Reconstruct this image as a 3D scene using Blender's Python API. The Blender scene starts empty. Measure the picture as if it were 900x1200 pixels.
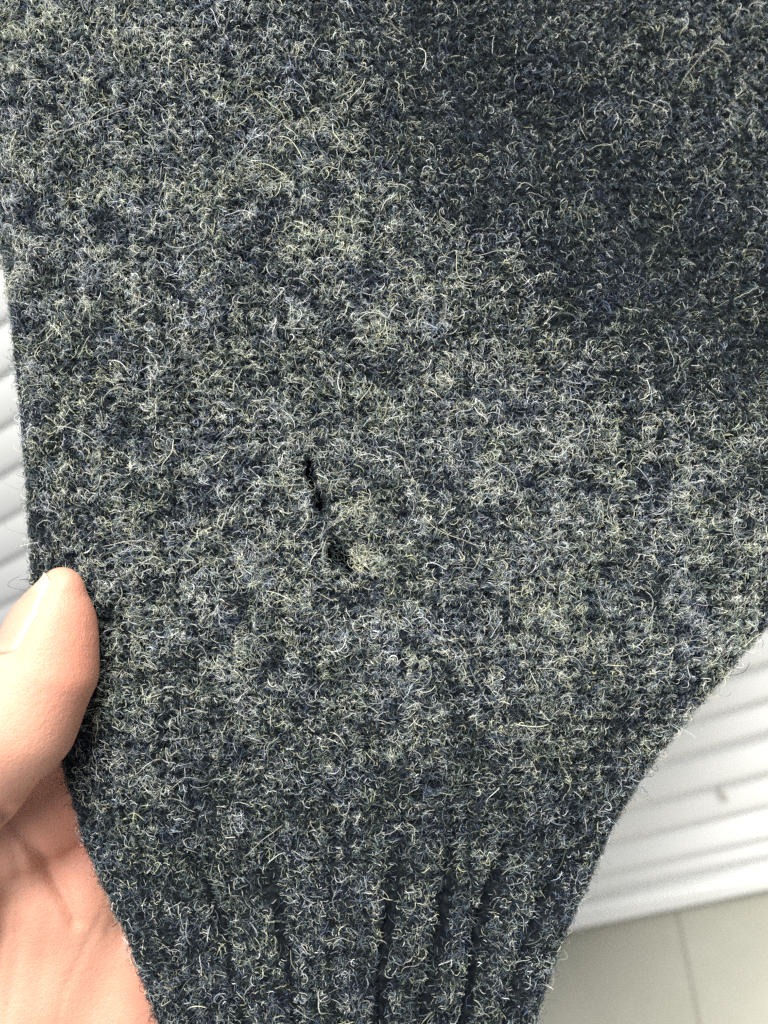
import bpy, math
import numpy as np
from mathutils import Matrix, Vector

rng = np.random.default_rng(11)
scene = bpy.context.scene
COL = scene.collection

# ------------------------------------------------------------------ camera
PITCH, ROLL, YAW = math.radians(15), math.radians(29), math.radians(-20)
CAM = Vector((0.0, 0.0, 1.25))
F_PX = 873.0                       # focal length of the phone lens for a 900 x 1200 frame
fwd = Vector((math.sin(YAW) * math.cos(PITCH), math.cos(YAW) * math.cos(PITCH), -math.sin(PITCH)))
rt0 = fwd.cross(Vector((0, 0, 1))).normalized()
up0 = rt0.cross(fwd).normalized()
rgt = (rt0 * math.cos(ROLL) - up0 * math.sin(ROLL)).normalized()
upv = rgt.cross(fwd).normalized()
R = Matrix((rgt, upv, -fwd)).transposed()          # columns right, up, back
cam_d = bpy.data.cameras.new("camera")
cam = bpy.data.objects.new("camera", cam_d)
COL.objects.link(cam)
cam.matrix_world = Matrix.Translation(CAM) @ R.to_4x4()
cam_d.sensor_fit = 'VERTICAL'
cam_d.lens = 6.8
cam_d.sensor_height = 6.8 * 1200 / F_PX
cam_d.sensor_width = cam_d.sensor_height * 0.75
cam_d.clip_start = 0.005
cam_d.clip_end = 50
cam_d.dof.use_dof = True
cam_d.dof.focus_distance = 0.151
cam_d.dof.aperture_fstop = 2.4
scene.camera = cam

# ------------------------------------------------------------------ light
world = bpy.data.worlds.new("World")
scene.world = world
world.use_nodes = True
bg = world.node_tree.nodes["Background"]
bg.inputs["Color"].default_value = (0.93, 0.97, 1.0, 1)
bg.inputs["Strength"].default_value = 0.35

def area_light(name, loc, target, size, power, color):
    d = bpy.data.lights.new(name, 'AREA')
    d.shape = 'RECTANGLE'
    d.size, d.size_y = size
    d.energy = power
    d.color = color
    o = bpy.data.objects.new(name, d)
    COL.objects.link(o)
    o.location = loc
    o.rotation_euler = (Vector(target) - Vector(loc)).to_track_quat('-Z', 'Y').to_euler()
    return o

SL0 = CAM + fwd * 0.15              # where the sleeve is held
key_pos = SL0 - fwd * 0.78 - rgt * 0.30 + upv * 0.26
area_light("room_light", key_pos, SL0, (0.55, 0.55), 8.0, (1.0, 0.985, 0.96))
area_light("blind_fill_light", SL0 + Vector((0.48, -0.26, 0.80)), SL0 + Vector((0.02, 0.2, -0.25)), (0.45, 0.35), 17.5, (1.0, 0.985, 0.95))  # unseen lamp added at the right to brighten the blind past the sleeve

scene.view_settings.view_transform = 'Standard'
scene.view_settings.look = 'None'
scene.view_settings.gamma = 1.0
scene.view_settings.exposure = 0.4
scene.view_settings.use_curve_mapping = False
scene.render.engine = 'CYCLES'
scene.cycles.use_denoising = False
scene.cycles.max_bounces = 5
scene.cycles.diffuse_bounces = 2
scene.cycles.use_adaptive_sampling = False

# ------------------------------------------------------------------ helpers
MM = 0.001
HOLD = Matrix.Translation(SL0) @ R.to_4x4()         # frame in which sleeve and hand are modelled (mm)
SC = 0.172                                          # mm per photo pixel at the sleeve
DIST = 150.0

def tag(o, label=None, cat=None, group=None, kind=None):
    if label: o["label"] = label
    if cat: o["category"] = cat
    if group: o["group"] = group
    if kind: o["kind"] = kind
    return o

def empty(name, mat=Matrix.Identity(4)):
    o = bpy.data.objects.new(name, None)
    o.empty_display_size = 0.01
    COL.objects.link(o)
    o.matrix_world = mat
    return o

def mesh_obj(name, verts, faces, mat, parent=None, smooth=True):
    me = bpy.data.meshes.new(name)
    verts = np.asarray(verts, dtype=np.float32)
    if isinstance(faces, np.ndarray):
        n, k = faces.shape
        me.vertices.add(len(verts)); me.vertices.foreach_set("co", verts.ravel())
        me.loops.add(n * k); me.loops.foreach_set("vertex_index", faces.astype(np.int32).ravel())
        me.polygons.add(n)
        me.polygons.foreach_set("loop_start", np.arange(0, n * k, k, dtype=np.int32))
        me.update(calc_edges=True); me.validate()
    else:
        me.from_pydata(verts.tolist(), [], faces); me.update()
    me.polygons.foreach_set("use_smooth", np.full(len(me.polygons), smooth))
    me.materials.append(mat)
    o = bpy.data.objects.new(name, me)
    COL.objects.link(o)
    if parent: o.parent = parent
    return o

def point_attr(o, name, vals):
    a = o.data.attributes.new(name, 'FLOAT', 'POINT')
    a.data.foreach_set("value", np.asarray(vals, dtype=np.float32))

class Noise2:
    """value noise on a lattice"""
    def __init__(s, seed):
        s.t = np.random.default_rng(seed).random((256, 256))
    def __call__(s, x, y, period):
        x = np.asarray(x, float); y = np.asarray(y, float)
        out = 0
        for k, w in ((1.0, 0.6), (2.1, 0.27), (4.3, 0.13)):
            out = out + w * s.one(0.82 * x + 0.57 * y + 31 * k, 0.82 * y - 0.57 * x + 17 * k, period / k)
        return out
    def one(s, x, y, period):
        x = np.asarray(x) / period; y = np.asarray(y) / period
        xi = np.floor(x).astype(int); yi = np.floor(y).astype(int)
        fx = x - xi; fy = y - yi
        fx = fx * fx * (3 - 2 * fx); fy = fy * fy * (3 - 2 * fy)
        g = lambda a, b: s.t[a & 255, b & 255]
        return (g(xi, yi) * (1 - fx) + g(xi + 1, yi) * fx) * (1 - fy) + (g(xi, yi + 1) * (1 - fx) + g(xi + 1, yi + 1) * fx) * fy

def smooth01(a, b, x):
    t = np.clip((x - a) / (b - a), 0, 1)
    return t * t * (3 - 2 * t)

def pin(px, py, z=0.0):
    """point of the held things: outline coordinates and depth (mm towards the eye) to mm"""
    k = SC * (DIST - z) / DIST
    return np.stack(np.broadcast_arrays((px - 450.0) * k, (600.0 - py) * k, np.asarray(z, dtype=float)), -1)

# ------------------------------------------------------------------ materials
def new_mat(name):
    m = bpy.data.materials.new(name)
    m.use_nodes = True
    nt = m.node_tree
    return m, nt, nt.nodes["Principled BSDF"]

def node(nt, typ, **kw):
    n = nt.nodes.new(typ)
    for k, v in kw.items():
        if k.startswith("i_"): n.inputs[k[2:]].default_value = v
        else: setattr(n, k, v)
    return n

def noise(nt, scale, detail=4, rough=0.55, coord=None):
    n = node(nt, "ShaderNodeTexNoise")
    n.inputs["Scale"].default_value = scale
    n.inputs["Detail"].default_value = detail
    n.inputs["Roughness"].default_value = rough
    if coord is None:
        coord = node(nt, "ShaderNodeTexCoord").outputs["Object"]
    nt.links.new(coord, n.inputs["Vector"])
    return n

def ramp(nt, fac, stops):
    r = node(nt, "ShaderNodeValToRGB")
    e = r.color_ramp.elements
    e[0].position, e[0].color = stops[0][0], (*stops[0][1], 1)
    e[1].position, e[1].color = stops[-1][0], (*stops[-1][1], 1)
    for p, c in stops[1:-1]:
        x = e.new(p); x.color = (*c, 1)
    nt.links.new(fac, r.inputs["Fac"])
    return r

def bump(nt, height, bsdf, strength, dist):
    b = node(nt, "ShaderNodeBump")
    b.inputs["Strength"].default_value = strength
    b.inputs["Distance"].default_value = dist
    nt.links.new(height, b.inputs["Height"])
    nt.links.new(b.outputs["Normal"], bsdf.inputs["Normal"])
    return b

# knitted ground of the sleeve (object coordinates are millimetres on sleeve and hand)
mat_knit, nt, p = new_mat("charcoal_knit")
n1 = noise(nt, 0.55, 5, 0.7)
c = ramp(nt, n1.outputs["Fac"], [(0.35, (0.004, 0.005, 0.007)), (0.5, (0.007, 0.009, 0.012)), (0.68, (0.020, 0.025, 0.025))])
nt.links.new(c.outputs["Color"], p.inputs["Base Color"])
p.inputs["Roughness"].default_value = 0.95
p.inputs["Specular IOR Level"].default_value = 0.03
n2 = noise(nt, 2.6, 4, 0.7)
bump(nt, n2.outputs["Fac"], p, 0.9, 0.0004)

def fibre_mat(name):
    m, nt, p = new_mat(name)
    a = node(nt, "ShaderNodeAttribute", attribute_name="fibre_colour")
    nt.links.new(a.outputs["Color"], p.inputs["Base Color"])
    p.inputs["Roughness"].default_value = 0.6
    p.inputs["Specular IOR Level"].default_value = 0.06
    return m
mat_fibre = fibre_mat("wool_fibre")

# skin
mat_skin, nt, p = new_mat("skin")
co = node(nt, "ShaderNodeTexCoord").outputs["Object"]
n1 = noise(nt, 0.11, 6, 0.62, co)
c1 = ramp(nt, n1.outputs["Fac"], [(0.3, (0.56, 0.278, 0.195)), (0.52, (0.595, 0.308, 0.217)), (0.72, (0.62, 0.338, 0.24))])
red = node(nt, "ShaderNodeAttribute", attribute_name="redness")
mx = node(nt, "ShaderNodeMix", data_type='RGBA')
nt.links.new(red.outputs["Fac"], mx.inputs[0])
nt.links.new(c1.outputs["Color"], mx.inputs[6])
mx.inputs[7].default_value = (0.57, 0.23, 0.155, 1)
nt.links.new(mx.outputs[2], p.inputs["Base Color"])
p.inputs["Roughness"].default_value = 0.5
p.inputs["Specular IOR Level"].default_value = 0.35
p.inputs["Subsurface Weight"].default_value = 0.35
p.inputs["Subsurface Radius"].default_value = (1.0, 0.35, 0.2)
p.inputs["Subsurface Scale"].default_value = 0.0035
vo = node(nt, "ShaderNodeTexVoronoi", feature='DISTANCE_TO_EDGE')
vo.inputs["Scale"].default_value = 1.5
nt.links.new(co, vo.inputs["Vector"])
n3 = noise(nt, 0.9, 6, 0.65, co)
mm = node(nt, "ShaderNodeMath", operation='MULTIPLY_ADD')
nt.links.new(vo.outputs["Distance"], mm.inputs[0]); mm.inputs[1].default_value = 0.5
nt.links.new(n3.outputs["Fac"], mm.inputs[2])
bump(nt, mm.outputs[0], p, 0.5, 0.0004)

mat_nail, nt, p = new_mat("finger_nail")
lu = node(nt, "ShaderNodeAttribute", attribute_name="along")
c1 = ramp(nt, lu.outputs["Fac"], [(0.0, (0.50, 0.33, 0.25)), (0.16, (0.46, 0.27, 0.20)), (0.78, (0.47, 0.27, 0.195)), (0.86, (0.54, 0.42, 0.27)), (1.0, (0.56, 0.44, 0.29))])
nt.links.new(c1.outputs["Color"], p.inputs["Base Color"])
p.inputs["Roughness"].default_value = 0.30
p.inputs["Specular IOR Level"].default_value = 0.5
p.inputs["Subsurface Weight"].default_value = 0.2
p.inputs["Subsurface Radius"].default_value = (1.0, 0.5, 0.4)
p.inputs["Subsurface Scale"].default_value = 0.001

mat_slat, nt, p = new_mat("white_slat")
n1 = noise(nt, 9, 3)
c1 = ramp(nt, n1.outputs["Fac"], [(0.3, (0.82, 0.82, 0.80)), (0.7, (0.86, 0.86, 0.84))])
nt.links.new(c1.outputs["Color"], p.inputs["Base Color"])
p.inputs["Roughness"].default_value = 0.42

mat_cord, nt, p = new_mat("cord")
n1 = noise(nt, 900, 2)
c1 = ramp(nt, n1.outputs["Fac"], [(0.3, (0.40, 0.38, 0.32)), (0.7, (0.52, 0.50, 0.44))])
nt.links.new(c1.outputs["Color"], p.inputs["Base Color"])

mat_sill, nt, p = new_mat("grey_beige_stone")
n1 = noise(nt, 14, 6, 0.6)
c1 = ramp(nt, n1.outputs["Fac"], [(0.3, (0.38, 0.37, 0.305)), (0.55, (0.42, 0.41, 0.345)), (0.75, (0.47, 0.46, 0.39))])
nt.links.new(c1.outputs["Color"], p.inputs["Base Color"])
p.inputs["Roughness"].default_value = 0.4
n2 = noise(nt, 160, 5, 0.6)
bump(nt, n2.outputs["Fac"], p, 0.15, 0.001)
mat_grout, nt, p = new_mat("grout")
n1 = noise(nt, 300, 3)
c1 = ramp(nt, n1.outputs["Fac"], [(0.3, (0.27, 0.26, 0.22)), (0.7, (0.33, 0.32, 0.27))])
nt.links.new(c1.outputs["Color"], p.inputs["Base Color"])
p.inputs["Roughness"].default_value = 0.9

# ------------------------------------------------------------------ background: blind and sill
# the blind hangs in the plane y = D, its slats run along x
D = 0.347
def on_blind(px, py):
    d = fwd * F_PX + rgt * (px - 450) - upv * (py - 600)
    t = (D - CAM.y) / d.y
    return CAM + d * t
zs_edge = [on_blind(860, y).z for y in (773, 815, 853, 900, 938, 969, 990, 1012, 1035)]
D_RAIL = D - 0.017                  # front of the bottom rail
d_ = fwd * F_PX + rgt * (860 - 450) - upv * (1058 - 600)
SILL_Z = (CAM + d_ * (D_RAIL / d_.y)).z
pitch = (zs_edge[0] - zs_edge[4]) / 4

def slat_mesh(width, tilt, x0=-0.55, x1=0.75, n=10, crown=0.0028, thick=0.0007):
    """curved strip, section in the yz plane: width along the tilt"""
    vs, fs = [], []
    prof = []
    for i in range(n + 1):
        t = i / n - 0.5
        prof.append((t * width, crown * (1 - (2 * t) ** 2)))
    ring = prof + [(a, b - thick) for a, b in reversed(prof)]
    ca, sa = math.cos(tilt), math.sin(tilt)
    xs = np.linspace(x0, x1, 2)
    for x in xs:
        for a, b in ring:
            # a runs down the slat, b bulges to the room (-y)
            vs.append((x, -b * sa * 1.0 - a * ca, -a * sa + b * ca))
    m = len(ring)
    for i in range(m):
        j = (i + 1) % m
        fs.append((i, j, m + j, m + i))
    fs.append(tuple(range(m))[::-1]); fs.append(tuple(range(m, 2 * m)))
    return vs, fs

blind = empty("venetian_blind", Matrix.Translation((0, D, SILL_Z)))
tag(blind, "white venetian blind with closed slats, stacked tight at the sill behind the sleeve", "blind")
vs, fs = slat_mesh(pitch * 1.42, math.radians(63), crown=0.0040)
slat0 = mesh_obj("slat", vs, fs, mat_slat, blind)
vs, fs = slat_mesh(pitch * 1.5, math.radians(40), crown=0.0040)
vs2, fs2 = slat_mesh(pitch * 1.42, math.radians(77), crown=0.0030)
shut0 = mesh_obj("slat", vs2, fs2, mat_slat, blind)          # higher up the ladders hang taut and the slats close
stack0 = mesh_obj("slat", vs, fs, mat_slat, blind)
heights = []
z = zs_edge[4]
top = zs_edge[0]
for k in range(5): heights.append((zs_edge[k], slat0, 0))
for k in range(1, 21): heights.append((zs_edge[0] + pitch * k, shut0 if k > 3 else slat0, 0))
for k in range(5, 9): heights.append((zs_edge[k], stack0, k))
used = set()
for (z, src, k) in heights:
    if src.name in used:
        o = src.copy(); COL.objects.link(o); o.parent = blind
    else:
        o = src; used.add(src.name)
    o.location = (0, 0, z - SILL_Z + pitch * 0.5)
    o.rotation_euler = (rng.normal(0, 0.02), rng.normal(0, 0.0012), 0)

def box(name, c, s, mat, parent=None, bev=0.001, mesh=None):
    import bmesh
    bm = bmesh.new()
    bmesh.ops.create_cube(bm, size=1.0)
    bmesh.ops.scale(bm, vec=s, verts=bm.verts)
    if bev: bmesh.ops.bevel(bm, geom=bm.edges[:], offset=bev, segments=2, affect='EDGES')
    me = bpy.data.meshes.new(name); bm.to_mesh(me); bm.free()
    me.materials.append(mat)
    o = bpy.data.objects.new(name, me); COL.objects.link(o)
    o.location = c
    if parent: o.parent = parent
    return o

box("bottom_rail", (0.1, -0.004, 0.0085), (1.3, 0.026, 0.015), mat_slat, blind, 0.004)

def tube(name, pts, r, mat, parent=None, seg=8):
    pts = [Vector(q) for q in pts]
    vs, fs = [], []
    for i, q in enumerate(pts):
        t = (pts[min(i + 1, len(pts) - 1)] - pts[max(i - 1, 0)]).normalized()
        a = t.cross(Vector((0.3, 0.9, 0.2))).normalized(); b = t.cross(a)
        for k in range(seg):
            an = 2 * math.pi * k / seg
            vs.append(q + (a * math.cos(an) + b * math.sin(an)) * r)
    for i in range(len(pts) - 1):
        for k in range(seg):
            j = (k + 1) % seg
            fs.append((i * seg + k, i * seg + j, (i + 1) * seg + j, (i + 1) * seg + k))
    fs.append(tuple(range(seg))[::-1]); fs.append(tuple(range((len(pts) - 1) * seg, len(pts) * seg)))
    return mesh_obj(name, [tuple(v) for v in vs], fs, mat, parent)

q = on_blind(842, 921)
tube("lift_cord", [(q.x, -pitch * 0.30, q.z - SILL_Z + 0.004), (q.x + 0.0005, -pitch * 0.36, q.z - SILL_Z), (q.x + 0.001, -pitch * 0.30, q.z - SILL_Z - 0.004)], 0.0011, mat_cord, blind)

# sill: stone slabs laid side by side with a narrow joint
sill = empty("window_sill", Matrix.Translation((0, D, SILL_Z)))
tag(sill, kind="structure")
def on_sill(px, py):
    d = fwd * F_PX + rgt * (px - 450) - upv * (py - 600)
    return CAM + d * ((SILL_Z - CAM.z) / d.z)
jx = on_sill(808, 1150).x
SW = 0.30
depth0, depth1 = -0.30, 0.06
for k in (-2, -1, 0, 1):
    xa, xb = jx + k * SW + 0.0005, jx + (k + 1) * SW - 0.0005
    box("sill_slab", ((xa + xb) / 2, (depth0 + depth1) / 2, -0.0125), (xb - xa, depth1 - depth0, 0.02), mat_sill, sill, 0.0006)
box("joint_bed", (jx, (depth0 + depth1) / 2, -0.018), (4 * SW - 0.02, depth1 - depth0 - 0.01, 0.029), mat_grout, sill, 0)

# ------------------------------------------------------------------ sleeve
YT, YB = -260.0, 1290.0
L_TAB = np.array([(-260, -55), (0, -32), (150, -14), (270, -1), (400, 18), (550, 31), (680, 39), (800, 52), (900, 76), (990, 102), (1080, 148), (1200, 192), (1290, 214)], float)
R_TAB = np.array([(-260, 1220), (0, 1180), (400, 1110), (600, 1005), (730, 900), (810, 830), (880, 772), (940, 731), (1000, 700), (1080, 662), (1130, 642), (1200, 620), (1290, 600)], float)
yy = np.linspace(YT, YB, 800)
def smooth_tab(t):
    v = np.interp(yy, t[:, 0], t[:, 1])
    k = np.hanning(41); k /= k.sum()
    vp = np.concatenate([v[0] - (v[1] - v[0]) * np.arange(20, 0, -1), v, v[-1] + (v[-1] - v[-2]) * np.arange(1, 21)])
    return np.convolve(vp, k, 'valid')
LV, RV = smooth_tab(L_TAB), smooth_tab(R_TAB)
left_x = lambda py: np.interp(py, yy, LV)
right_x = lambda py: np.interp(py, yy, RV)
NA, NB, NC, ND = Noise2(1), Noise2(2), Noise2(3), Noise2(4)
FUR = [(.09, .5), (.215, .75), (.355, .85), (.475, .6), (.597, 1.0), (.715, .95), (.815, 1.0), (.935, .9)]

def z_base(px, py):
    d = ((px - 395) * 480 + (0 - py) * 520 * -1 * -1) / 707.0
    d = ((px - 380) * 480 - (py - 0) * 520) / 707.0           # beyond the diagonal towards the upper right
    dm = (d + 15) * SC
    sp = 7.0 * np.logaddexp(0, dm / 7.0)
    z = -32 * (1 - np.exp(-0.7 * sp / 32))
    e = np.clip(py - 800, 0, None)
    z = z + 5 * (e / 400.0) ** 1.4 - 7 * np.exp(-((py - 1010) / 95.0) ** 2) * 0.35
    g = np.clip(220 - px, 0, None) / 250.0
    z = z - 3.0 * g ** 2
    z = z + 3.2 * (NA(px + 900, py + 700, 230) - 0.5) + 1.6 * (NB(px + 900, py + 700, 95) - 0.5)
    rr_ = np.hypot(px - 105, py - 770); z = z + 1.3 * np.cos(5.0 * np.arctan2(py - 770, px - 105) + 0.8) * np.exp(-(rr_ / 120.0) ** 2) * smooth01(15, 60, rr_)      # puckers at the pinch
    # soft hollow between the bright middle and the dark upper right
    z = z - 5.0 * np.exp(-((d - 45) / 60.0) ** 2) * smooth01(250, 480, px)
    return z

def ribs(fr, py):
    w = smooth01(935, 1075, py)
    h = 0
    for f, s in FUR:
        h = h - s * np.exp(-((fr - f - 0.006 * np.sin(py / 37.0 + f * 40)) / 0.0150) ** 2) * (0.55 + 0.9 * NA(fr * 900 + f * 3000, py, 60))
    h = h + 0.24 * np.cos(2 * np.pi * fr * 8.0)
    return h * w

def furrow_mask(fr, py):
    """bare bottom of the grooves between the ribs"""
    m = 0
    for f, s in FUR:
        c = fr - f - 0.006 * np.sin(py / 37.0 + f * 40)
        m = np.maximum(m, 1.22 * s * np.exp(-(c / (0.011 + 0.0085 * s)) ** 2) * np.clip(0.55 + 0.9 * NA(fr * 900 + f * 3000, py, 60), 0, 1.15))
    return np.clip(m, 0, 1) * smooth01(885 + 60 * NB(fr * 900, py * 0 + 40, 90), 1055, py)

def stitches(px, py):
    """felted stocking stitch, relief in mm (about -1 to +0.4)"""
    wx = px + 7 * (NC(px + 900, py + 900, 60) - 0.5)
    wy = py + 7 * (ND(px + 900, py + 900, 60) - 0.5)
    u = wx / 20.0
    fu = np.abs((u % 1.0) - 0.5) * 2
    v = wy / 15.0 + 0.45 * fu
    h = 0.30 * np.cos(2 * np.pi * 2 * u) * 0.6 + 0.34 * np.cos(2 * np.pi * v) + 0.25 * np.cos(2 * np.pi * u)
    felt = 0.5 + 0.9 * NB(px + 500, py + 800, 70)
    return h * felt * 1.35

def half_depth(py):
    return 6.5 + 3.5 * smooth01(600, 0, py) - 2.0 * smooth01(850, 1100, py)

def sleeve_point(s, py, side):
    """s -1..1 across the flat tube; side +1 front, -1 back"""
    l, r = left_x(py), right_x(py)
    px = (l + r) / 2 + (r - l) / 2 * s
    prof = np.sqrt(np.clip(1 - np.abs(s) ** 5, 0, 1))
    z = z_base(px, py) + side * half_depth(py) * prof - half_depth(py)
    fr = (px - l) / (r - l)
    return pin(px, py, z), px, fr

NU, NV = 300, 440
th = np.linspace(0, 2 * np.pi, 2 * NU, endpoint=False)
rows = np.linspace(YT, YB, NV)
# spread the columns so that they are even along the front but round the edges
tt = np.linspace(-1, 1, NU + 1)
sarr = np.sin(tt * np.pi / 2) * 0.35 + tt * 0.65
sarr = np.sign(sarr) * (1 - (1 - np.abs(sarr)) ** 1.15)
sfull = np.concatenate([sarr, sarr[-2:0:-1]])
side = np.concatenate([np.ones(NU + 1), -np.ones(NU - 1)])
S, PY = np.meshgrid(sfull, rows)
SD = np.broadcast_to(side, S.shape)
P, PX, FR = sleeve_point(S, PY, SD)

def grid_normals(P):
    du = np.roll(P, -1, 1) - np.roll(P, 1, 1)
    dv = np.gradient(P, axis=0)
    n = np.cross(dv, du)
    n /= np.linalg.norm(n, axis=-1, keepdims=True) + 1e-9
    return n
N = grid_normals(P)
if N[NV // 2, NU // 2, 2] < 0: N = -N
body_w = 1 - smooth01(930, 1040, PY)
stitch_h = stitches(PX, PY) * (0.55 + 0.45 * body_w) * (1 - 0.8 * smooth01(0.95, 0.995, np.abs(S)))
disp = stitch_h + 2.6 * ribs(FR, PY)
front = (SD > 0)
# edge fold of the cuff and dents round the two moth holes
HOLES = [(362, 552, 7, 18, 0.10), (368, 571, 6, 13, 0.25), (373, 588, 7.5, 16, 0.15), (395, 652, 13, 15, 0.4), (411, 665, 12, 8, 0.2)]
hole_f = np.zeros_like(PX)
for hx, hy, ra, rb, rot in HOLES:
    dx, dy = PX - hx, PY - hy
    a = dx * math.cos(rot) - dy * math.sin(rot); b = dx * math.sin(rot) + dy * math.cos(rot)
    q = np.sqrt((a / ra) ** 2 + (b / rb) ** 2) + 0.5 * (NC(PX * 3, PY * 3, 14) - 0.5)
    hole_f = np.maximum(hole_f, np.where(front, np.exp(-np.clip(q - 0.7, 0, None) ** 2 * 2.2), 0))
disp = disp - 1.5 * hole_f * front
P2 = P + N * disp[..., None]

idx = np.arange(NV * 2 * NU).reshape(NV, 2 * NU)
quads = np.stack([idx[:-1], np.roll(idx, -1, 1)[:-1], np.roll(idx, -1, 1)[1:], idx[1:]], -1)
if True:
    # faces must look outwards
    a, b, c_, d_ = [P2.reshape(-1, 3)[quads[NV // 2, NU // 2, k]] for k in range(4)]
    if np.cross(b - a, d_ - a)[2] < 0: quads = quads[..., ::-1]
hq = hole_f.reshape(-1)[quads].mean(-1)
keep = hq < 0.955
CUFF_Y = 965.0
rowy = (rows[:-1] + rows[1:]) / 2
is_cuff = np.broadcast_to((rowy > CUFF_Y)[:, None], keep.shape)

sleeve = empty("sweater_sleeve", HOLD @ Matrix.Scale(MM, 4))
tag(sleeve, "charcoal navy felted wool sweater sleeve with two moth holes and a ribbed cuff", "sweater")
# children are modelled in mm under a parent scaled to metres
def submesh(name, sel):
    f = quads[sel]
    u, inv = np.unique(f, return_inverse=True)
    return mesh_obj(name, P2.reshape(-1, 3)[u], inv.reshape(f.shape), mat_knit, sleeve)
body = submesh("sleeve_body", keep & ~is_cuff)
cuff = submesh("ribbed_cuff", keep & is_cuff)
cuff["label"] = "ribbed cuff with dark furrows between the ribs"

# ------------------------------------------------------------------ wool fibres
Pv = P2
Nv = grid_normals(Pv)
if Nv[NV // 2, NU // 2, 2] < 0: Nv = -Nv
Ns = N                                                # smooth normals without the stitches

def sample_surface(n, front_share=0.9):
    """random points on the tube, weighted by area; mostly where they can be seen"""
    A = Pv[:-1]; B = np.roll(Pv, -1, 1)[:-1]; C = Pv[1:]
    area = np.linalg.norm(np.cross(B - A, C - A), axis=-1)
    w = area.copy()
    colfront = (side > 0)[None, :] | (np.abs(sfull) > 0.985)[None, :]
    vis = (rowy > -45)[:, None] & (rowy < 1245)[:, None] & (PX[:-1] < 945) & (PX[:-1] > -45)
    w = w * np.where(colfront, 1.0, 0.06) * np.where(vis, 1.0, 0.12)
    w = (w * keep).ravel(); w /= w.sum()
    k = rng.choice(w.size, size=n, p=w)
    i, j = np.divmod(k, 2 * NU)
    fu, fv = rng.random(n), rng.random(n)
    j2 = (j + 1) % (2 * NU)
    def lerp(G):
        fu_ = fu if G.ndim == 2 else fu[:, None]; fv_ = fv if G.ndim == 2 else fv[:, None]
        return (G[i, j] * (1 - fu_) + G[i, j2] * fu_) * (1 - fv_) + (G[i + 1, j] * (1 - fu_) + G[i + 1, j2] * fu_) * fv_
    return lerp(Pv), lerp(Ns), lerp(PX), lerp(PY), lerp(stitch_h), lerp(hole_f), lerp(FR)

def make_fibres(n, length, curl, lift, npts, h0):
    p, nn, px, py, dsp, hf, fr = sample_surface(n)
    nn = nn / (np.linalg.norm(nn, axis=1, keepdims=True) + 1e-9)
    t1 = np.cross(nn, np.array([0.2, 1.0, 0.1])); t1 /= np.linalg.norm(t1, axis=1, keepdims=True) + 1e-9
    t2 = np.cross(nn, t1)
    m = len(p)
    L = length(m); k0 = curl(m); A = lift(m)
    s = np.linspace(0, 1, npts)
    ds = L[:, None] / (npts - 1)
    k1 = rng.normal(0, 0.5, m)[:, None]
    ph = rng.random(m)[:, None] * 2 * np.pi
    kap = k0[:, None] + k1 * np.sin(2 * np.pi * s[None] * (0.7 + rng.random(m)[:, None]) + ph)
    kap = kap * np.minimum(1.0, np.where(L > 3.4, 1.5, 3.3) / (np.abs(kap).mean(1) * L + 1e-6))[:, None]      # never a closed ring
    flow = 9.0 * NA(px + 2100, py + 1300, 22) + rng.normal(0, 0.8, m)
    head = flow[:, None] + np.cumsum(kap * ds, 1)
    x = np.cumsum(np.cos(head) * ds, 1); y = np.cumsum(np.sin(head) * ds, 1)
    x -= x.mean(1, keepdims=True); y -= y.mean(1, keepdims=True)
    asym = rng.random(m)[:, None]
    h = h0(m)[:, None] + A[:, None] * np.sin(np.pi * s[None] * (0.55 + 0.45 * asym)) + 0.12 * np.sin(ph + 7 * s[None])
    pos = p[:, None] + t1[:, None] * x[..., None] + t2[:, None] * y[..., None] + nn[:, None] * h[..., None]
    return pos, px, py, dsp, hf, fr

def link_curves(name, pos, rad, colr, parent, mat=mat_fibre):
    m, k, _ = pos.shape
    hc = bpy.data.hair_curves.new(name)
    hc.add_curves([k] * m)
    hc.attributes["position"].data.foreach_set("vector", pos.astype(np.float32).ravel())
    a = hc.attributes.get("radius") or hc.attributes.new("radius", 'FLOAT', 'POINT')
    tap = np.ones(k); tap[0] = 0.5; tap[-1] = 0.35
    a.data.foreach_set("value", (rad[:, None] * tap[None]).astype(np.float32).ravel())
    ca = hc.attributes.new("fibre_colour", 'FLOAT_COLOR', 'CURVE')
    ca.data.foreach_set("color", np.concatenate([colr, np.ones((m, 1))], 1).astype(np.float32).ravel())
    hc.materials.append(mat)
    o = bpy.data.objects.new(name, hc)
    COL.objects.link(o); o.parent = parent
    tag(o, kind="stuff")
    return o

# colours of the wool blend, linear
DARK = np.array([(0.008, 0.011, 0.014), (0.010, 0.013, 0.022), (0.018, 0.024, 0.026), (0.032, 0.040, 0.041)])
MID = np.array([(0.115, 0.150, 0.165), (0.155, 0.178, 0.170), (0.090, 0.120, 0.165), (0.195, 0.220, 0.200)])
PALE = np.array([(0.58, 0.60, 0.51), (0.68, 0.66, 0.48), (0.49, 0.55, 0.54), (0.76, 0.75, 0.63)])

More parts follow.
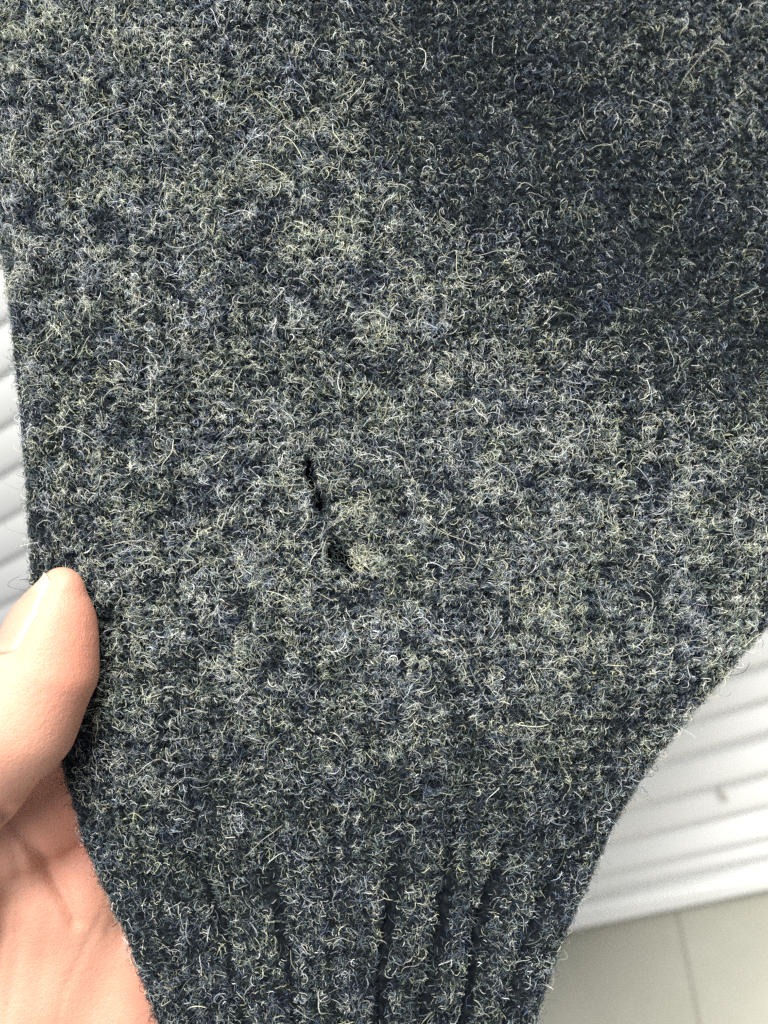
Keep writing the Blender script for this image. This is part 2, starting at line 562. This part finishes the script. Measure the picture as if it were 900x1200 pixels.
def felt_and_shade(px, py):
    """felting, with shade of the cuff and upper right painted in as fewer pale fibres"""
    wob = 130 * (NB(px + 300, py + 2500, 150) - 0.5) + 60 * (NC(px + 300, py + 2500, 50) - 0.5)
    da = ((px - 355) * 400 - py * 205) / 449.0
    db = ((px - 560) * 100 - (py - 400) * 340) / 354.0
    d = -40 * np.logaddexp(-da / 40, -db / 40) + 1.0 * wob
    f = 1 - 0.83 * smooth01(-85, 75, d) * (1 - 0.25 * smooth01(130, 330, d))  # upper-right shade put into the fibre colours
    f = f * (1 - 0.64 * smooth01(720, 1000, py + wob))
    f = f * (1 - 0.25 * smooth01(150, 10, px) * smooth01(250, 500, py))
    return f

def colours(px, py, pale, mid):
    m = len(px)
    cl = NA(px + 300, py + 300, 16) * 0.92 + NB(px + 700, py + 100, 60) * 0.08       # yarn clumps
    nav = NC(px + 1200, py + 50, 30)
    r = rng.random(m)
    fl = felt_and_shade(px, py)
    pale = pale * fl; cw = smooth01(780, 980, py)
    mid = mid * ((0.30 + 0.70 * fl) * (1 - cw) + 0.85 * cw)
    pl = pale * np.clip(1.0 + 3.6 * (cl - 0.5), 0.15, 2.4)
    md = mid * np.clip(1.0 + 1.2 * (cl - 0.5), 0.4, 1.6)
    k = rng.integers(0, 4, m)
    out = DARK[k].copy()
    q = (r < pl + md); out[q] = MID[k[q]]
    q = (r < pl); out[q] = PALE[k[q]]
    blue = np.clip((nav - 0.55) * 3.0, 0, 0.36)[:, None]
    out = out * (1 - blue * np.array([0.42, 0.36, 0.0]))
    oliv = np.clip((ND(px + 400, py + 1800, 36) - 0.50) * 2.4, 0, 0.26)[:, None]
    out = out * (1 - oliv * np.array([0.04, 0.0, 0.34]))
    out *= rng.lognormal(0, 0.28, (m, 1))
    return np.clip(out, 0.004, 0.78), r < pl

def emit(kind, n, length, curl, lift, npts, h0, pale, mid, rad):
    pos, px, py, dsp, hf, fr = make_fibres(n, length, curl, lift, npts, h0)
    keepf = rng.random(len(px)) < np.clip(0.72 + 1.25 * dsp, 0.5 if kind == 'wool_fuzz' else 0.12, 1.0) * (1 - 0.95 * smooth01(0.45, 0.85, hf))
    keepf &= rng.random(len(px)) > 0.982 * furrow_mask(fr, py)
    pos, px, py = pos[keepf], px[keepf], py[keepf]
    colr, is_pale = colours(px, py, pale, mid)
    r = rad(len(px))
    c = py > CUFF_Y
    for nm, sel, par in ((kind, ~c, body), (kind, c, cuff)):
        if sel.any(): link_curves(nm, pos[sel], r[sel], colr[sel], par)

ln = lambda mu, sg: (lambda m: rng.lognormal(math.log(mu), sg, m))
nrm = lambda sd: (lambda m: rng.normal(0, sd, m))
ex = lambda sc, mx: (lambda m: np.clip(rng.exponential(sc, m), 0, mx))
un = lambda a, b: (lambda m: rng.uniform(a, b, m))
# felted under-layer, curly top layer, loose long hairs
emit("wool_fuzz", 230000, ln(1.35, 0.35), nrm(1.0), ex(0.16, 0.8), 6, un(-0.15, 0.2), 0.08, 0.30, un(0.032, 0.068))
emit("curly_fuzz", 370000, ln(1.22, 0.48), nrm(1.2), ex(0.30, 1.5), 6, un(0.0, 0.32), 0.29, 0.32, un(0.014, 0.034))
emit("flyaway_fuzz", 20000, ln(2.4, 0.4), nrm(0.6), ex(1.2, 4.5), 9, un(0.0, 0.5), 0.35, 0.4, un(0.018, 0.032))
def tuft(cx, cy, rad, n, cols):
    """broken yarn end standing up at the rim of a hole"""
    a = rng.random(n) * 2 * np.pi; q = np.sqrt(rng.random(n)) * rad
    px, py = cx + q * np.cos(a), cy + q * np.sin(a)
    z = z_base(px, py)
    p = pin(px, py, z + 0.1)
    npts = 8; s_ = np.linspace(0, 1, npts)
    L = rng.uniform(1.4, 3.2, n)[:, None]; h = rng.normal(-0.5, 0.9, n)[:, None] + rng.normal(0, 1.3, n)[:, None] * s_
    x = np.cumsum(np.cos(h), 1) * L / npts; y = np.cumsum(np.sin(h), 1) * L / npts
    zz = rng.uniform(0.3, 1.5, n)[:, None] * np.sin(np.pi * s_ * 0.8)
    pos = p[:, None] + np.stack([x - 0.8, y, zz], -1)
    c = cols[rng.integers(0, len(cols), n)] * rng.lognormal(0, 0.2, (n, 1))
    link_curves("broken_yarn", pos, rng.uniform(0.022, 0.04, n), np.clip(c, 0.01, 0.75), body)
tuft(424, 650, 14, 90, np.array([(0.56, 0.55, 0.38), (0.42, 0.43, 0.33), (0.66, 0.64, 0.48), (0.20, 0.22, 0.20)]))
tuft(338, 556, 12, 36, np.array([(0.52, 0.52, 0.40), (0.34, 0.36, 0.32)]))
tuft(418, 592, 12, 36, np.array([(0.54, 0.53, 0.38), (0.34, 0.36, 0.32)]))
tuft(366, 572, 17, 44, np.array([(0.08, 0.10, 0.10), (0.03, 0.04, 0.042), (0.05, 0.06, 0.06), (0.22, 0.24, 0.22)]))
tuft(398, 654, 18, 44, np.array([(0.07, 0.085, 0.085), (0.03, 0.04, 0.042), (0.045, 0.055, 0.055)]))
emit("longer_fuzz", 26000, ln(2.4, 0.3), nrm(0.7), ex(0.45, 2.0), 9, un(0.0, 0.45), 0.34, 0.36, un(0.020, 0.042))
HAIRS = [[(62, 158), (112, 141), (166, 122)], [(495, 603), (518, 626), (562, 640)], [(448, 524), (470, 533), (477, 552)], [(298, 566), (330, 572), (356, 568)],
         [(795, 104), (832, 74), (846, 48)], [(860, 352), (876, 346), (888, 338)],
         [(285, 1006), (308, 984), (332, 966)], [(598, 668), (590, 690), (598, 716)],
         [(365, 962), (369, 968), (372, 976)], [(120, 640), (150, 630), (176, 634)], [(556, 300), (590, 290), (618, 300)]]
hp = []
for h_ in HAIRS:
    q = np.array(h_, float); t_ = np.linspace(0, 2, 12)
    px = np.interp(t_, [0, 1, 2], q[:, 0]); py = np.interp(t_, [0, 1, 2], q[:, 1])
    px = np.convolve(np.pad(px, 2, 'reflect', reflect_type='odd'), np.ones(5) / 5, 'valid'); py = np.convolve(np.pad(py, 2, 'reflect', reflect_type='odd'), np.ones(5) / 5, 'valid')
    ww = np.sin(np.linspace(0, 3.14, 12)) * rng.normal(0, 5); px = px + ww; py = py + ww * 0.6 + rng.normal(0, 0.5, 12)
    hp.append(pin(px, py, z_base(px, py) + 1.2 + 0.5 * np.sin(np.linspace(0, 3.1, 12))))
link_curves("long_hairs", np.array(hp), rng.uniform(0.022, 0.034, len(hp)), np.tile((0.60, 0.58, 0.48), (len(hp), 1)), body)
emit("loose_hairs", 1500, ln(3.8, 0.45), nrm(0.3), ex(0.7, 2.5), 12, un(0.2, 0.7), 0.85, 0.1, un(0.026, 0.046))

# ------------------------------------------------------------------ hand (one continuous skin from a distance field)
def rcone(p, a, b, ra, rb):
    ba = b - a
    h = np.clip(((p - a) @ ba) / (ba @ ba), 0, 1)
    d = np.linalg.norm(p - a - h[..., None] * ba, axis=-1)
    return d - (ra + (rb - ra) * h)
def smin(a, b, k):
    h = np.clip(0.5 + 0.5 * (b - a) / k, 0, 1)
    return b * (1 - h) + a * h - k * h * (1 - h)
def chain(p, pts, k=1.5):
    d = None
    for (a, ra), (b, rb) in zip(pts[:-1], pts[1:]):
        q = rcone(p, a, b, ra, rb)
        d = q if d is None else smin(d, q, k)
    return d
H = lambda px, py, z, r: (pin(px, py, z), r)
THUMB = [H(71, 690, 5, 4.3), H(62, 734, 5, 7.5), H(51, 785, 6, 9.3), H(16, 842, 7, 11.2), H(-45, 905, 6, 12.0), H(-120, 985, 2, 13.0)]
THENAR = [H(-120, 985, -3, 13.5), H(-76, 1060, -13, 15.5), H(-92, 1240, -18, 17), H(-110, 1420, -20, 17)]
WEB = [H(-70, 960, -9, 9), H(15, 968, -15, 9.5), H(70, 938, -20, 9.5), H(120, 890, -24, 9)]
PALM = [
    [H(-60, 1300, -25, 15), H(35, 1050, -21, 10.5)],
    [H(-60, 1300, -25, 15), H(30, 1180, -23, 12)],
    [H(-20, 1500, -28, 15), H(100, 1040, -25, 11.5)],
    [H(20, 1520, -30, 15), H(190, 1110, -30, 11.5)],
    [H(60, 1540, -30, 14), H(262, 1200, -31, 11)],
    [H(90, 1550, -29, 14), H(310, 1300, -31, 10.5)],
    [H(20, 1530, -31, 16), H(0, 1760, -36, 17)],
    [H(70, 1540, -31, 15), H(60, 1760, -36, 16)],
]
FINGERS = [
    [H(100, 1030, -28, 11), H(215, 830, -29, 9.2), H(345, 735, -29, 8.2), H(420, 690, -28, 7.2)],
    [H(190, 1110, -30, 11), H(330, 920, -31, 9.4), H(475, 825, -30, 8.4), H(560, 775, -29, 7.3)],
    [H(262, 1200, -31, 10.5), H(400, 1040, -32, 9), H(535, 940, -31, 8), H(610, 885, -30, 7)],
    [H(310, 1300, -31, 10), H(420, 1190, -33, 8), H(505, 1100, -33, 7), H(560, 1045, -32, 6.2)],
]
CREASES = [  # polyline of (outline x, y), width mm, depth mm
    ([(8, 958), (32, 984), (58, 1018), (75, 1050), (88, 1082)], 1.6, 1.6),
    ([(6, 962), (20, 1005), (25, 1060), (20, 1120), (8, 1200)], 1.3, 0.7),
    ([(120, 1072), (103, 1105), (88, 1135), (74, 1165), (66, 1205)], 0.8, 0.25),
    ([(132, 1080), (125, 1100)], 0.7, 0.2),
    ([(112, 1165), (120, 1185), (138, 1215)], 0.9, 0.2),
    ([(60, 1070), (52, 1120), (45, 1175)], 1.1, 0.2),
]
def hand_sdf(p):
    d = chain(p, THUMB, 4)
    d = smin(d, chain(p, THENAR, 6), 5)
    pal = None
    for c in PALM:
        q = chain(p, c, 2)
        pal = q if pal is None else smin(pal, q, 9)
    pal = smin(pal, chain(p, WEB, 5), 5)
    fg = None
    for c in FINGERS:
        q = chain(p, c, 2.0)
        fg = q if fg is None else np.minimum(fg, q)
    pal = smin(pal, fg, 3.5)
    d = smin(d, pal, 1.6)
    return d
def crease_depth(p):
    """grooves pressed into the palm along drawn lines, by outline position"""
    k = SC * (DIST - p[:, 2]) / DIST
    px, py = p[:, 0] / k + 450, 600 - p[:, 1] / k
    out = np.zeros(len(p))
    for pts, w, dep in CREASES:
        best = np.full(len(p), 1e9)
        for i in range(len(pts) - 1):
            a = np.array(pts[i], float); b = np.array(pts[i + 1], float); ba = b - a
            h = np.clip(((px - a[0]) * ba[0] + (py - a[1]) * ba[1]) / (ba @ ba), 0, 1)
            q = np.hypot(px - a[0] - h * ba[0], py - a[1] - h * ba[1]) * SC
            tt_ = (i + h) / (len(pts) - 1)
            best = np.minimum(best, q + np.where(tt_ > 0.7, (tt_ - 0.7) * 2.0, 0))
        out = np.maximum(out, dep * np.exp(-(best / w) ** 2))
    return out

def surface_nets(f, lo, hi, step):
    ax = [np.arange(lo[i], hi[i] + step, step) for i in range(3)]
    nx, ny, nz = map(len, ax)
    B = 6                                     # a coarse pass first, then only the blocks near the skin
    cx = [a[::B] + (B - 1) * step / 2 for a in ax]
    Cv = f(np.stack(np.meshgrid(*cx, indexing='ij'), -1))
    V = Cv.repeat(B, 0).repeat(B, 1).repeat(B, 2)[:nx, :ny, :nz].astype(np.float32)
    near = (np.abs(Cv) < B * step * 1.3).repeat(B, 0).repeat(B, 1).repeat(B, 2)[:nx, :ny, :nz]
    ii = np.argwhere(near)
    pts = np.stack([ax[k][ii[:, k]] for k in range(3)], -1)
    for i in range(0, len(pts), 100000):
        q = ii[i:i + 100000]
        V[q[:, 0], q[:, 1], q[:, 2]] = f(pts[i:i + 100000])
    ins = V < 0
    cn = np.zeros((nx - 1, ny - 1, nz - 1), np.int8)
    for a in (0, 1):
        for b in (0, 1):
            for c in (0, 1):
                cn += ins[a:nx - 1 + a, b:ny - 1 + b, c:nz - 1 + c]
    act = (cn > 0) & (cn < 8)
    ids = -np.ones(act.shape, np.int64); ids[act] = np.arange(act.sum())
    cells = np.argwhere(act)
    acc = np.zeros((len(cells), 3)); cnt = np.zeros(len(cells))
    corner = lambda o: V[cells[:, 0] + o[0], cells[:, 1] + o[1], cells[:, 2] + o[2]]
    cs = [(a, b, c) for a in (0, 1) for b in (0, 1) for c in (0, 1)]
    for o in cs:
        for d in range(3):
            if o[d] == 0:
                o2 = list(o); o2[d] = 1
                va, vb = corner(o), corner(o2)
                m = (va < 0) != (vb < 0)
                t = np.where(m, va / np.where(m, va - vb, 1), 0)
                q = np.array(o, float)[None].repeat(len(cells), 0); q[:, d] += t
                acc[m] += q[m]; cnt[m] += 1
    verts = np.array(lo)[None] + (cells + acc / cnt[:, None]) * step
    faces = []
    for d in range(3):
        e1, e2 = (d + 1) % 3, (d + 2) % 3
        sl0 = [slice(None)] * 3; sl1 = [slice(None)] * 3
        sl0[d] = slice(0, -1); sl1[d] = slice(1, None)
        A, B = ins[tuple(sl0)], ins[tuple(sl1)]
        ed = np.argwhere(A != B)
        ok = (ed[:, e1] > 0) & (ed[:, e2] > 0) & (ed[:, e1] < V.shape[e1] - 1) & (ed[:, e2] < V.shape[e2] - 1)
        ed = ed[ok]
        fl = A[ed[:, 0], ed[:, 1], ed[:, 2]]
        u1 = np.zeros(3, int); u1[e1] = 1; u2 = np.zeros(3, int); u2[e2] = 1
        gi = lambda q: ids[q[:, 0], q[:, 1], q[:, 2]]
        f4 = np.stack([gi(ed - u1 - u2), gi(ed - u2), gi(ed), gi(ed - u1)], 1)
        f4[~fl] = f4[~fl][:, ::-1]
        faces.append(f4)
    return verts, np.concatenate(faces)

def grad(f, p, e=0.3):
    g = np.stack([f(p + e * np.eye(3)[i]) - f(p - e * np.eye(3)[i]) for i in range(3)], -1)
    return g / (np.linalg.norm(g, axis=-1, keepdims=True) + 1e-9)

hv, hf_ = surface_nets(hand_sdf, (-135, -222, -58), (45, 8, 24), 1.0)
for _ in range(2):
    hv = hv - grad(hand_sdf, hv) * hand_sdf(hv)[:, None]
hn = grad(hand_sdf, hv, 0.5)
# nail bed: pressed groove where the nail plate is set
ax_a, ax_b = pin(65, 719, 5), pin(16, 842, 7)
axd = (ax_a - ax_b) / np.linalg.norm(ax_a - ax_b)
nd = np.array([-0.72, 0.58, 0.62]); nd -= axd * (nd @ axd); nd /= np.linalg.norm(nd)
ns = np.cross(axd, nd)
NAIL_C = ax_a + axd * 6.0                    # free edge near the tip
NAIL_L, NAIL_W = 15.5, 0.95                 # length mm, half opening angle
hv = hv - hn * crease_depth(hv)[:, None] * (hn[:, 2:3] > 0)
rel = hv - NAIL_C
la = -(rel @ axd)                            # mm back from the free edge
an = np.arctan2(rel @ ns, rel @ nd)
inside = smooth01(-4, 0.5, la) * (1 - smooth01(NAIL_L - 0.5, NAIL_L + 0.8, la)) * (1 - smooth01(NAIL_W - 0.02, NAIL_W + 0.16, np.abs(an))) * (np.linalg.norm(rel - axd * (rel @ axd)[:, None], axis=1) < 14)
hv = hv - hn * (inside * 0.55)[:, None]
hand = mesh_obj("hand", hv, hf_, mat_skin)
hand.matrix_world = HOLD @ Matrix.Scale(MM, 4)
tag(hand, "left hand gripping the sleeve edge, thumb in front and fingers behind", "hand")
k_ = SC * (DIST - hv[:, 2]) / DIST
hx_, hy_ = hv[:, 0] / k_ + 450, 600 - hv[:, 1] / k_
red_ = np.exp(-((hx_ - 95) / 45) ** 2 - ((hy_ - 760) / 110) ** 2) * 0.75 + 0.8 * np.exp(-((hx_ - 85) / 50) ** 2 - ((hy_ - 985) / 75) ** 2) * (hv[:, 2] < 0)
red_ = np.maximum(red_, 0.5 * np.exp(-((hx_ - 165) / 22) ** 2) * smooth01(1080, 1160, hy_))
point_attr(hand, "redness", np.clip(red_, 0, 1))

# nail plate
nl, na = 26, 21
tg, sg = [a.ravel() for a in np.meshgrid(np.linspace(0, 1, nl), np.linspace(-1, 1, na), indexing='ij')]   # t 0 cuticle .. 1 free edge
back = NAIL_L * (1 - tg) - 1.0 * tg - 2.2 * (1 - tg) * sg ** 2 + 3.6 * tg ** 2 * sg ** 2
wn = (NAIL_W * (1.0 - 0.10 * (1 - tg)))[:, None] * sg[:, None]
dr = nd * np.cos(wn) + ns * np.sin(wn)
orig = NAIL_C - axd * np.maximum(back, 5.0)[:, None]
lo_, hi_ = np.zeros(len(tg)), np.full(len(tg), 14.0)
for _ in range(20):
    m_ = (lo_ + hi_) / 2
    ins_ = hand_sdf(orig + dr * m_[:, None]) < 0
    lo_, hi_ = np.where(ins_, m_, lo_), np.where(ins_, hi_, m_)
rr = lo_ - 0.62 + 0.62 * (1 - np.abs(sg) ** 3) - 0.35 * (tg < 0.02) - 2.3 * smooth01(0.5, 1.0, tg) ** 1.5
vsn = NAIL_C - axd * back[:, None] + dr * rr[:, None]
alo = tg.tolist()
top_n = len(vsn)
vsn = np.array(vsn)
cen = -nd * 0.5
vsn = np.concatenate([vsn, vsn + cen])
fn = []
for i in range(nl - 1):
    for j in range(na - 1):
        a = i * na + j
        fn.append((a, a + 1, a + na + 1, a + na))
        b = top_n + a
        fn.append((b, b + na, b + na + 1, b + 1))
loop = [j for j in range(na)] + [i * na + na - 1 for i in range(1, nl)] + [(nl - 1) * na + j for j in range(na - 2, -1, -1)] + [i * na for i in range(nl - 2, 0, -1)]
for a, b in zip(loop, loop[1:] + loop[:1]): fn.append((b, a, top_n + a, top_n + b))
nail = mesh_obj("thumb_nail", vsn, fn, mat_nail, hand)
point_attr(nail, "along", alo + alo)
